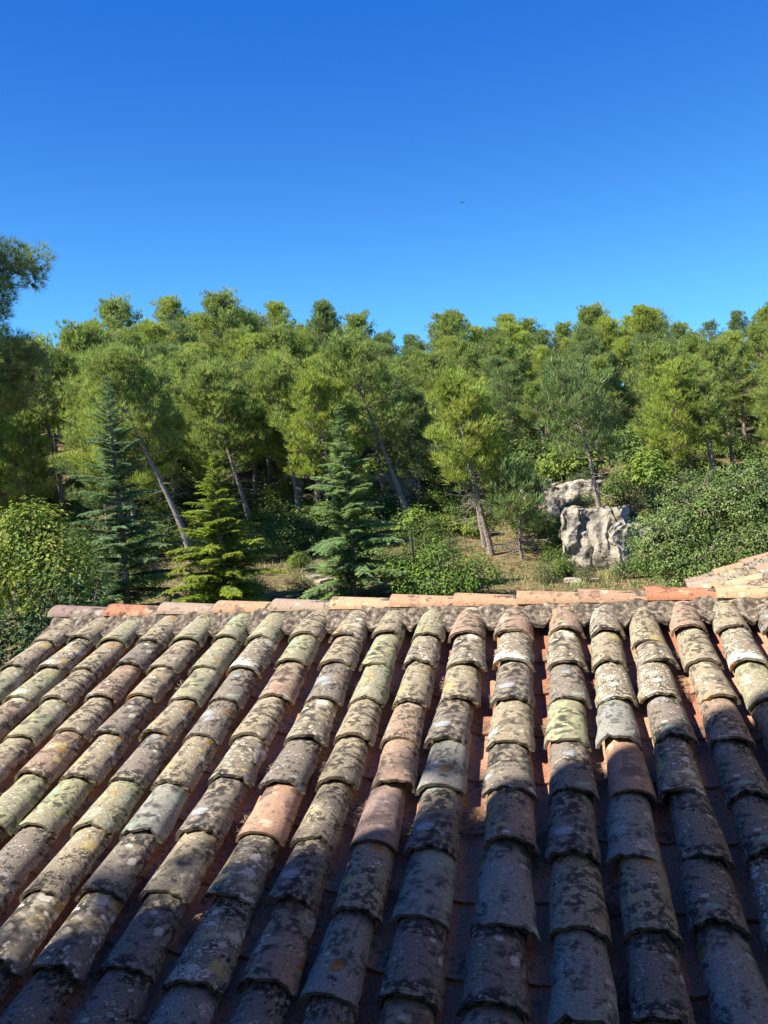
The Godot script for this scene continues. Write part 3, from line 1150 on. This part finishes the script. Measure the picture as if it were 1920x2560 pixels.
func zone(az: float, d: float) -> String:
	var side := "beyond the blue-green cedar" if az < -22.0 else "beyond the middle cedar" if az < -8.5 else "beyond the red soil path" if az < 2.5 else "beyond the wide broadleaf tree"
	return ("low on the slope " if d < 50.0 else "halfway up the slope " if d < 68.0 else "on the hilltop ") + side


func build_woods() -> void:
	var tone := Color(0.275, 0.350, 0.085)
	var tone2 := Color(0.205, 0.285, 0.095)
	var tone3 := Color(0.345, 0.415, 0.080)
	# kinds shared by the wood: [meshes, height, label]
	var kinds := [
		[make_pine(101, 10.0, 0.32, 2.8, Vector3(-0.5, 0, 0.2), 36, 13, tone), 10.0, "round-crowned yellow-green pine"],
		[make_pine(102, 10.5, 0.28, 2.5, Vector3(-0.9, 0, 0.3), 38, 13, tone3), 10.5, "bright pine with stacked needle pads"],
		[make_pine(103, 9.5, 0.24, 2.6, Vector3(0.2, 0, 0.4), 36, 13, tone2), 9.5, "dense darker green pine"],
		[make_pine(104, 11.0, 0.52, 2.6, Vector3(-1.3, 0, 0.4), 34, 13, tone), 11.0, "bare-trunked pine with domed crown"],
		[make_pine(105, 8.5, 0.20, 2.1, Vector3(-0.2, 0, -0.2), 34, 13, tone3, 1.3), 8.5, "young pine with pointed crown"],
		[make_pine(106, 10.5, 0.34, 2.5, Vector3(-0.7, 0, 0.5), 28, 10, tone2), 10.5, "thin-crowned pine showing its limbs"],
	]
	var taken: Array = []
	# single pines that the photograph lets one pick out
	var lone := [
		["pine with a long bare grey trunk leaning left over the clearing", 201, Vector3(-18.12, 0, -28.95), 10.2, 0.55, 2.6, Vector3(-3.4, 0, 0.6), 30, 16, tone],
		["pine whose straight slanting trunk stands beside the middle cedar", 202, Vector3(-8.3, 0, -36.6), 10.6, 0.50, 2.7, Vector3(-3.0, 0, 0.8), 26, 13, tone],
		["pine with a bright pointed crown on the red soil path", 203, Vector3(-3.05, 0, -28.6), 7.8, 0.40, 1.8, Vector3(-1.5, 0, 0.3), 30, 14, tone3],
		["slim pine standing close behind the pine on the red soil path", 204, Vector3(-3.5, 0, -30.3), 7.2, 0.34, 1.6, Vector3(-1.3, 0, -0.4), 22, 11, tone2],
		["small low pine with a thin trunk beside the limestone face", 205, Vector3(-1.69, 0, -27.9), 3.4, 0.36, 1.15, Vector3(-0.15, 0, 0), 20, 10, tone2],
		["sparse pine rooted on the white limestone outcrop", 206, Vector3(1.7, 0, -27.1), 5.4, 0.42, 1.7, Vector3(-1.1, 0, 0.2), 24, 9, tone2],
		["pine with an upright trunk behind the yellow-green cedar", 207, Vector3(-17.6, 0, -35.5), 9.8, 0.46, 2.4, Vector3(-1.8, 0, 0.4), 30, 14, tone],
		["pine with a wide crown between the two taller cedars", 208, Vector3(-15.0, 0, -36.8), 9.6, 0.42, 2.6, Vector3(-0.9, 0, 0.6), 34, 14, tone],
		["pine with a spreading crown of flat pads beside the middle cedar", 209, Vector3(-12.2, 0, -35.0), 8.8, 0.36, 2.5, Vector3(-0.5, 0, 0.7), 30, 14, tone3],
		["tall pine with a spire-like crown breaking the skyline", 210, Vector3(-17.8, 0, -54.5), 13.6, 0.30, 2.3, Vector3(-0.3, 0, 0), 38, 14, tone2],
		["pine with a round crown right behind the blue-green cedar", 211, Vector3(-22.5, 0, -31.5), 9.2, 0.32, 2.9, Vector3(-0.8, 0, 0.5), 36, 14, tone3],
		["tall pine beside the tall house, dappling the roof edge with shade", 213, Vector3(-7.85, 0, 8.25), 17.5, 0.36, 2.8, Vector3(0.1, 0, 0.1), 42, 18, tone2],
		["pine with slanting trunk above the broadleaf tree on the right", 212, Vector3(7.2, 0, -38.2), 7.6, 0.40, 2.0, Vector3(-1.6, 0, 0.3), 28, 12, tone],
	]
	for l in lone:
		var p: Vector3 = l[2]
		p.y = ground_y(p.x, p.z) if l[1] != 206 else 3.7
		taken.append([Vector2(p.x, p.z), 2.4])
		var pk := 1.25 if l[1] in [203, 210] else 1.8
		plant("pine_tree", l[0], "pine tree", make_pine(l[1], l[3], l[4], l[5], l[6], l[7], l[8], l[9], pk), p, mats["bark"], mats["needles"])
	# the rest of the wood, each tree cut to the height of the skyline it stands under
	rng.seed = 2024
	var plan: Array = []
	for ring in [42.0, 46.5, 51.0, 56.0, 61.0, 66.5, 72.0, 78.0, 85.0]:
		var az := -52.0 + rr(0, 4)
		while az < 27.0:
			plan.append([az + rr(-1.2, 1.2), ring + rr(-2.4, 2.4)])
			az += rad_to_deg((3.0 + rr(0, 1.0)) / ring)
	for q in plan:
		var az: float = q[0]
		var d: float = q[1]
		var x := EYE.x + sin(deg_to_rad(az)) * d
		var z := EYE.z - cos(deg_to_rad(az)) * d
		if z > -33.0 or (z > -39.0 and az > -16.0 and az < 3.0):
			continue
		var ok := true
		for t in taken:
			if Vector2(x, z).distance_to(t[0]) < t[1]:
				ok = false
		if not ok:
			continue
		taken.append([Vector2(x, z), 1.9])
		var k := rng.randi() % 6
		if d < 52.0 and rng.randf() < 0.45:
			k = 3
		var gy := ground_y(x, z)
		var room := EYE.y + d * tan(deg_to_rad((skyline(az) + 0.7) * (0.62 + 0.38 * clampf((d - 41.0) / 34.0, 0.0, 1.0)) + rr(-1.3, -0.3 if az > -13.5 and az < -8.5 else 0.45))) - gy
		var h: float = minf(kinds[k][1] * rr(0.9, 1.25), room)
		if h < 3.8:
			continue
		plant("pine_tree", kinds[k][2] + " " + zone(az, d), "pine tree", kinds[k][0], Vector3(x, gy, z), mats["bark"], mats["needles"], rr(0, TAU) if k != 3 and k != 1 else rr(-0.7, 0.7), h / kinds[k][1], "pines covering the slope")


func build_garden_trees() -> void:
	var p := Vector3(-15.75, 0, -19.4)
	p.y = ground_y(p.x, p.z)
	plant("cedar_tree", "tall slender blue-green cedar with drooping layered branches", "cedar tree", make_cedar(301, 8.75, 2.6, Color(0.175, 0.280, 0.125), Color(0.27, 0.38, 0.19), 0.20, 2.2), p, mats["bark"], mats["needles"])
	p = Vector3(-7.45, 0, -20.9)
	p.y = ground_y(p.x, p.z)
	plant("cedar_tree", "green cedar with feathery tiers of branches in front of the wood", "cedar tree", make_cedar(302, 6.95, 2.45, Color(0.220, 0.335, 0.120), Color(0.38, 0.48, 0.22), 0.24, 2.3), p, mats["bark"], mats["needles"])
	p = Vector3(-11.75, 0, -19.3)
	p.y = ground_y(p.x, p.z)
	plant("cedar_tree", "short yellow-green cedar with golden branch tips", "cedar tree", make_cedar(303, 5.6, 2.5, Color(0.235, 0.315, 0.045), Color(0.50, 0.50, 0.06), 0.22, 2.3), p, mats["bark"], mats["needles"])
	# broadleaf trees
	p = Vector3(-12.9, 0, -11.4)
	p.y = ground_y(p.x, p.z)
	plant("broadleaf_tree", "sunlit yellow-green broadleaf tree with large leaves at the garden edge", "tree",
		make_leafy(311, [[Vector3(0, 3.3, 0), Vector3(1.5, 1.35, 1.5)], [Vector3(0.9, 2.6, 0.5), Vector3(1.2, 1.1, 1.2)], [Vector3(-1.1, 2.8, 0.4), Vector3(1.3, 1.2, 1.3)], [Vector3(0.7, 1.6, 0.2), Vector3(1.4, 1.1, 1.3)], [Vector3(-0.4, 3.9, -0.2), Vector3(0.8, 0.8, 0.8)]], 620, 17, 0.135, [Color(0.20, 0.27, 0.035), Color(0.16, 0.235, 0.035), Color(0.27, 0.31, 0.045), Color(0.11, 0.175, 0.030)], 0.10), p, mats["bark"], mats["leaves"])
	p = Vector3(5.3, 0, -20.2)
	p.y = ground_y(p.x, p.z)
	plant("broadleaf_tree", "wide rounded green broadleaf tree beside the white limestone outcrop", "tree",
		make_leafy(312, [[Vector3(-2.2, 1.7, 0.6), Vector3(1.5, 1.5, 1.4)], [Vector3(-0.9, 2.6, 0), Vector3(1.6, 1.5, 1.5)], [Vector3(0.6, 2.9, 0.4), Vector3(1.7, 1.5, 1.6)], [Vector3(2.1, 2.8, 0), Vector3(1.8, 1.6, 1.6)], [Vector3(-1.4, 1.0, 1.4), Vector3(1.5, 1.1, 1.2)], [Vector3(0.6, 1.3, 1.6), Vector3(1.8, 1.3, 1.2)], [Vector3(3.6, 2.4, 0.3), Vector3(1.6, 1.7, 1.5)]], 2700, 17, 0.085, [Color(0.135, 0.215, 0.050), Color(0.165, 0.245, 0.060), Color(0.26, 0.32, 0.12), Color(0.110, 0.185, 0.045)], 0.11, 0.21), p, mats["bark"], mats["leaves"])
	p = Vector3(-4.3, 0, -20.3)
	p.y = ground_y(p.x, p.z)
	plant("round_shrub", "large glossy green shrub right of the middle cedar", "shrub",
		make_leafy(313, [[Vector3(-1.0, 0.9, 0), Vector3(1.1, 0.9, 1.0)], [Vector3(0.2, 1.1, 0.1), Vector3(1.2, 1.0, 1.0)], [Vector3(1.3, 0.8, 0), Vector3(1.1, 0.85, 1.0)], [Vector3(0.3, 0.6, 0.7), Vector3(1.5, 0.7, 0.8)]], 430, 16, 0.11, [Color(0.138, 0.239, 0.036), Color(0.174, 0.275, 0.043), Color(0.102, 0.189, 0.036)], 0.06, 0.27), p, mats["bark"], mats["leaves"])
	p = Vector3(-8.0, 0, -5.0)
	p.y = ground_y(p.x, p.z)
	plant("evergreen_shrub", "dark evergreen shrub in the shade beyond the roof's gable end", "shrub",
		make_leafy(314, [[Vector3(0, 2.4, 0), Vector3(1.2, 1.3, 1.1)], [Vector3(1.0, 1.6, 0.5), Vector3(1.0, 1.3, 1.0)], [Vector3(-1.0, 2.2, 0.3), Vector3(1.2, 1.4, 1.1)], [Vector3(0.4, 1.0, 0.4), Vector3(1.3, 1.0, 1.1)], [Vector3(0.7, 2.6, 0.2), Vector3(1.0, 1.3, 1.0)]], 760, 16, 0.085, [Color(0.043, 0.094, 0.026), Color(0.058, 0.116, 0.029), Color(0.032, 0.072, 0.023)], 0.07, 0.24), p, mats["bark"], mats["leaves"])


# ------------------------------------------------------------------ the near pine whose boughs reach in from the left
func build_near_pine() -> void:
	var base := Vector3(-10.0, 0, -3.2)
	base.y = ground_y(base.x, base.z)
	rng.seed = 888
	var trunk := Geo.new()
	var crown := Geo.new()
	var H := 13.5
	trunk.tube([Vector3(0, -0.3, 0), Vector3(0.1, 3, 0), Vector3(0.05, 6.5, -0.1), Vector3(0.2, 10, 0.05), Vector3(0.2, H, 0)], [0.30, 0.24, 0.20, 0.13, 0.04], 10, BARK)
	var o := thing("pine_tree", "near pine with cone-laden boughs reaching in from beside the house", "pine tree", base)
	var cone_g := Geo.new()
	for j in 6:
		for i in 7:
			var r := [0.006, 0.020, 0.026, 0.022, 0.014, 0.006, 0.0]
			var a0 := TAU * i / 7.0
			var a1 := TAU * (i + 1) / 7.0
			var y0 := -0.012 * j
			var y1 := -0.012 * (j + 1)
			var bulge := 1.15 if (i + j) % 2 == 0 else 0.95
			cone_g.quad(Vector3(cos(a0) * r[j], y0, sin(a0) * r[j]) * bulge, Vector3(cos(a1) * r[j], y0, sin(a1) * r[j]), Vector3(cos(a1) * r[j + 1], y1, sin(a1) * r[j + 1]), Vector3(cos(a0) * r[j + 1], y1, sin(a0) * r[j + 1]) * bulge, Color(0.055, 0.035, 0.022))
	var cone := cone_g.mesh()
	# boughs: [height on trunk, tip in the world, width of its foliage pad]
	var boughs := [[7.2, Vector3(-7.75, 9.75, -5.1), 0.75], [6.6, Vector3(-7.9, 9.35, -4.7), 0.6], [5.4, Vector3(-7.3, 8.35, -4.75), 0.75], [5.0, Vector3(-7.55, 8.05, -4.35), 0.7]]
	for i in 22:
		var az := rr(0, TAU)
		var hgt := rr(7.5, 12.5)
		var reach := 3.2 * (1.1 - hgt / 14.5) + 0.6
		if cos(az) > -0.2:
			continue
		boughs.append([hgt - 0.6, base + Vector3(cos(az) * reach, hgt + 0.4, sin(az) * reach), 0.85])
	var cones := 0
	for bi in boughs.size():
		var b: Array = boughs[bi]
		var s := Vector3(0.1, b[0], 0)
		var e: Vector3 = b[1] - base
		var m := s.lerp(e, 0.55) + Vector3(0, -0.25, 0)
		trunk.tube([s, m, e], [0.07, 0.04, 0.012], 5, BARK)
		var d := (e - m).normalized()
		var n := 24 if bi < 4 else 13
		for k in n:
			var q := k / float(n - 1)
			var w: float = b[2]
			var c := m.lerp(e, 0.25 + 0.75 * q) + ball() * Vector3(w, w * 0.5, w) * (1.15 - 0.5 * q)
			var root := m.lerp(e, 0.2 + 0.7 * q)
			trunk.tube([root, root.lerp(c, 0.5) + Vector3(0, -0.05, 0), c], [0.014, 0.009, 0.004], 3, BARK)
			var tn := tinted(Color(0.190, 0.260, 0.085), 0.2)
			for t in 46:
				var of := ball()
				var ax := of * 0.8 + Vector3.UP * 0.4 + d * 0.3 + ball() * 0.3
				var v := rng.randi() % 5
				var bs := facing(ax, rr(0, TAU), 1.0)
				var sz := rr(0.10, 0.15)
				crown.stamp(Transform3D(bs * Basis().scaled(Vector3(sz, sz, sz)), c + of * 0.20), fine_v[v], fine_n[v], tinted(tn, 0.18))
			if bi < 4 and rng.randf() < 0.8:
				cones += 1
				part("cone", cone, mats["straw"], o, Transform3D(Basis(ball().normalized(), rr(-0.6, 0.6)).scaled(Vector3.ONE * rr(0.95, 1.3)), c + ball() * 0.13 + Vector3(0, -0.10, 0)))
	part("trunk", trunk.mesh(), mats["bark"], o)
	part("crown", crown.mesh(), mats["needles"], o)


# ------------------------------------------------------------------ shrubs, grass
func build_undergrowth() -> void:
	var greens := [Color(0.111, 0.176, 0.039), Color(0.143, 0.208, 0.046), Color(0.078, 0.130, 0.036)]
	var olive := [Color(0.156, 0.182, 0.065), Color(0.117, 0.143, 0.052)]
	var lime := [Color(0.221, 0.299, 0.052), Color(0.182, 0.260, 0.046)]
	var kinds := [
		[make_leafy(401, [[Vector3(-0.4, 0.55, 0), Vector3(0.6, 0.5, 0.6)], [Vector3(0.4, 0.7, 0.1), Vector3(0.65, 0.6, 0.6)]], 130, 13, 0.10, greens, 0.03, 0.22), "green leafy bush growing on the wooded slope"],
		[make_leafy(402, [[Vector3(0, 0.6, 0), Vector3(0.7, 0.6, 0.7)], [Vector3(0.5, 0.4, 0.3), Vector3(0.5, 0.4, 0.5)]], 120, 13, 0.07, olive, 0.03, 0.22), "dull olive bush growing on the wooded slope"],
		[make_leafy(403, [[Vector3(0, 0.5, 0), Vector3(0.8, 0.5, 0.6)], [Vector3(-0.5, 0.4, 0.2), Vector3(0.5, 0.4, 0.5)]], 120, 13, 0.11, lime, 0.03, 0.24), "light green sunlit bush growing on the slope"],
	]
	rng.seed = 606
	# bushes at the clearing's edge
	var spots := [[-5.6, -33.5, 2, 1.3], [-4.2, -33.0, 2, 1.2], [-6.8, -31.5, 0, 1.2], [-1.0, -32.5, 2, 1.0], [0.0, -29.0, 0, 1.0], [-0.1, -26.6, 0, 0.9], [0.0, -31.2, 2, 1.1], [0.1, -25.2, 0, 0.7], [-14.2, -30.0, 0, 1.4], [-15.5, -31.5, 0, 1.3], [-13.0, -31.0, 0, 1.5], [-11.4, -32.6, 0, 1.3], [-9.9, -33.5, 1, 1.4], [-8.8, -32.2, 1, 1.2], [-16.8, -27.2, 1, 1.1], [-13.8, -26.0, 1, 1.0], [-9.2, -27.2, 1, 0.9], [-12.4, -22.9, 0, 0.8], [-9.8, -21.6, 1, 0.8], [0.9, -22.6, 1, 0.7], [2.4, -23.2, 0, 0.8], [-0.6, -23.3, 1, 0.9], [-0.2, -24.4, 2, 0.8], [3.9, -25.6, 1, 1.1], [3.8, -27.4, 0, 1.4], [-7.4, -26.8, 0, 1.0], [-6.2, -28.6, 0, 1.1], [-5.0, -29.7, 1, 0.9], [-20.4, -27.0, 0, 1.5], [-21.6, -25.0, 0, 1.6], [-19.3, -24.2, 1, 1.2], [-23.4, -27.6, 0, 1.8], [-17.2, -22.6, 0, 1.0], [-13.6, -20.2, 1, 0.8], [-0.3, -27.8, 2, 1.0], [0.4, -28.6, 0, 1.2], [3.3, -24.9, 0, 0.8], [1.2, -30.4, 1, 1.2], [2.6, -30.6, 0, 1.3], [3.6, -29.2, 1, 1.2], [-1.9, -34.4, 0, 1.3], [1.9, -34.8, 2, 1.3], [-0.2, -33.4, 0, 0.9], [1.0, -33.8, 1, 0.9], [4.8, -28.0, 0, 1.5], [5.6, -30.2, 2, 1.4], [-18.9, -30.8, 0, 1.3], [-20.6, -29.6, 0, 1.5], [-10.8, -29.8, 0, 1.0], [-12.2, -28.6, 2, 0.8], [0.75, -27.9, 1, 0.6], [2.5, -27.6, 2, 0.6], [-0.9, -36.4, 1, 0.8], [1.2, -36.3, 0, 0.7]]
	for s in spots:
		var k: int = s[2]
		var near := "beside the blue-green cedar" if s[0] < -14.0 else "behind the yellow-green cedar" if s[0] < -10.0 else "behind the middle cedar" if s[0] < -5.5 else "beside the red soil path" if s[0] < -1.1 else "around the limestone outcrop"
		var bank := "at the front of the clearing " if s[1] > -27.0 else "at the back of the clearing "
		plant("bush", kinds[k][1].replace("growing on the wooded slope", bank + near).replace("growing on the slope", bank + near), "shrub", kinds[k][0], Vector3(s[0], ground_y(s[0], s[1]) - 0.05, s[1]), mats["bark"], mats["leaves"], rr(0, TAU), s[3], "bushes at the edge of the clearing")
	for i in 260:
		var az := rr(-46, 22)
		var d := rr(38, 70)
		var x := EYE.x + sin(deg_to_rad(az)) * d
		var z := EYE.z - cos(deg_to_rad(az)) * d
		if z > -32.0 or (z > -36.0 and az > -6.0 and az < 6.0):
			continue
		var k := rng.randi() % 3
		plant("bush", kinds[k][1].replace("growing on the wooded slope", "under the pines").replace("growing on the slope", "under the pines") + " " + zone(az, d), "shrub", kinds[k][0], Vector3(x, ground_y(x, z) - 0.05, z), mats["bark"], mats["leaves"], rr(0, TAU), rr(1.1, 2.4), "bushes under the pines")
	# grass and dry stems
	var g := Geo.new()
	rng.seed = 707
	var made := 0
	var patch := FastNoiseLite.new()
	patch.seed = 12
	patch.frequency = 0.22
	while made < 3000:
		var x := rr(-25, 9)
		var z := rr(-41, -15)
		if patch.get_noise_2d(x, z) < rr(-0.25, 0.15):
			continue
		made += 1
		var p := Vector3(x, ground_y(x, z) - 0.03, z)
		var col := Color(0.14, 0.19, 0.05).lerp(Color(0.27, 0.25, 0.11), rng.randf())
		for k in 6:
			var d := Vector3(rr(-0.6, 0.6), 1.0, rr(-0.6, 0.6)) * rr(0.12, 0.38)
			var w := Vector3(rr(-1, 1), 0, rr(-1, 1)).normalized() * 0.016
			var q := p + Vector3(rr(-0.15, 0.15), 0, rr(-0.15, 0.15))
			g.tri(q - w, q + w, q + d, tinted(col, 0.2))
	var o := setting("dry_grass", g.mesh(), mats["straw"], "stuff")
	o.set_meta("label", "dry and green grass tufts on the red soil of the clearing")
	o.set_meta("category", "grass")


# ------------------------------------------------------------------ small things
func build_small_things() -> void:
	# a cable strung low across the clearing
	var g := Geo.new()
	var pts: Array = []
	var rad: Array = []
	var way := [Vector2(-17.0, -27.2), Vector2(-12.0, -30.8), Vector2(-7.0, -30.4), Vector2(-3.2, -28.9), Vector2(0.4, -27.2), Vector2(3.4, -26.2)]
	for i in way.size() - 1:
		for k in 6:
			var q: Vector2 = way[i].lerp(way[i + 1], k / 6.0)
			pts.append(Vector3(q.x, ground_y(q.x, q.y) + 0.55 - 0.25 * sin(PI * k / 6.0), q.y))
			rad.append(0.016)
	g.tube(pts, rad, 5, Color(0.16, 0.15, 0.14))
	var o := MeshInstance3D.new()
	o.name = numbered("cable")
	o.mesh = g.mesh()
	o.material_override = mats["straw"]
	o.set_meta("label", "thin grey cable strung low across the clearing")
	o.set_meta("category", "cable")
	add_child(o)
	# a wooden post
	g = Geo.new()
	g.tube([Vector3(0, -0.2, 0), Vector3(0.01, 0.8, 0), Vector3(0.0, 1.6, 0.01), Vector3(0, 1.62, 0.01)], [0.06, 0.058, 0.055, 0.002], 8, Color(0.09, 0.065, 0.05))
	var post := MeshInstance3D.new()
	post.name = numbered("wooden_post")
	post.mesh = g.mesh()
	post.material_override = mats["straw"]
	post.set_meta("label", "dark wooden post standing right behind the middle cedar")
	post.set_meta("category", "post")
	add_child(post)
	post.position = Vector3(-6.1, ground_y(-6.1, -25.5), -25.5)
	# a bird high in the sky
	var bird := thing("bird", "tiny dark bird flying in the clear blue sky", "bird", Vector3(-4.0, 19.89, -34.9), 0.6)
	var bm := StandardMaterial3D.new()
	bm.albedo_color = srgb(0.03, 0.03, 0.035)
	bm.roughness = 0.7
	g = Geo.new()
	g.tube([Vector3(0, 0, -0.09), Vector3(0, 0.005, -0.06), Vector3(0, 0, 0), Vector3(0, 0, 0.06), Vector3(0, 0, 0.09)], [0.004, 0.018, 0.024, 0.014, 0.006], 8, Color.WHITE)
	part("body", g.mesh(), bm, bird)
	for s in [-1.0, 1.0]:
		g = Geo.new()
		g.tri(Vector3(s * 0.012, 0.008, -0.04), Vector3(s * 0.012, 0.008, 0.03), Vector3(s * 0.12, 0.05, -0.03), Color.WHITE)
		g.tri(Vector3(s * 0.12, 0.05, -0.03), Vector3(s * 0.012, 0.008, 0.03), Vector3(s * 0.11, 0.046, 0.01), Color.WHITE)
		g.tri(Vector3(s * 0.12, 0.05, -0.03), Vector3(s * 0.11, 0.046, 0.01), Vector3(s * 0.23, 0.035, 0.04), Color.WHITE)
		part("wing", g.mesh(), bm, bird)
	g = Geo.new()
	g.tri(Vector3(0, 0, 0.07), Vector3(-0.025, 0, 0.15), Vector3(0.025, 0, 0.15), Color.WHITE)
	part("tail", g.mesh(), bm, bird)
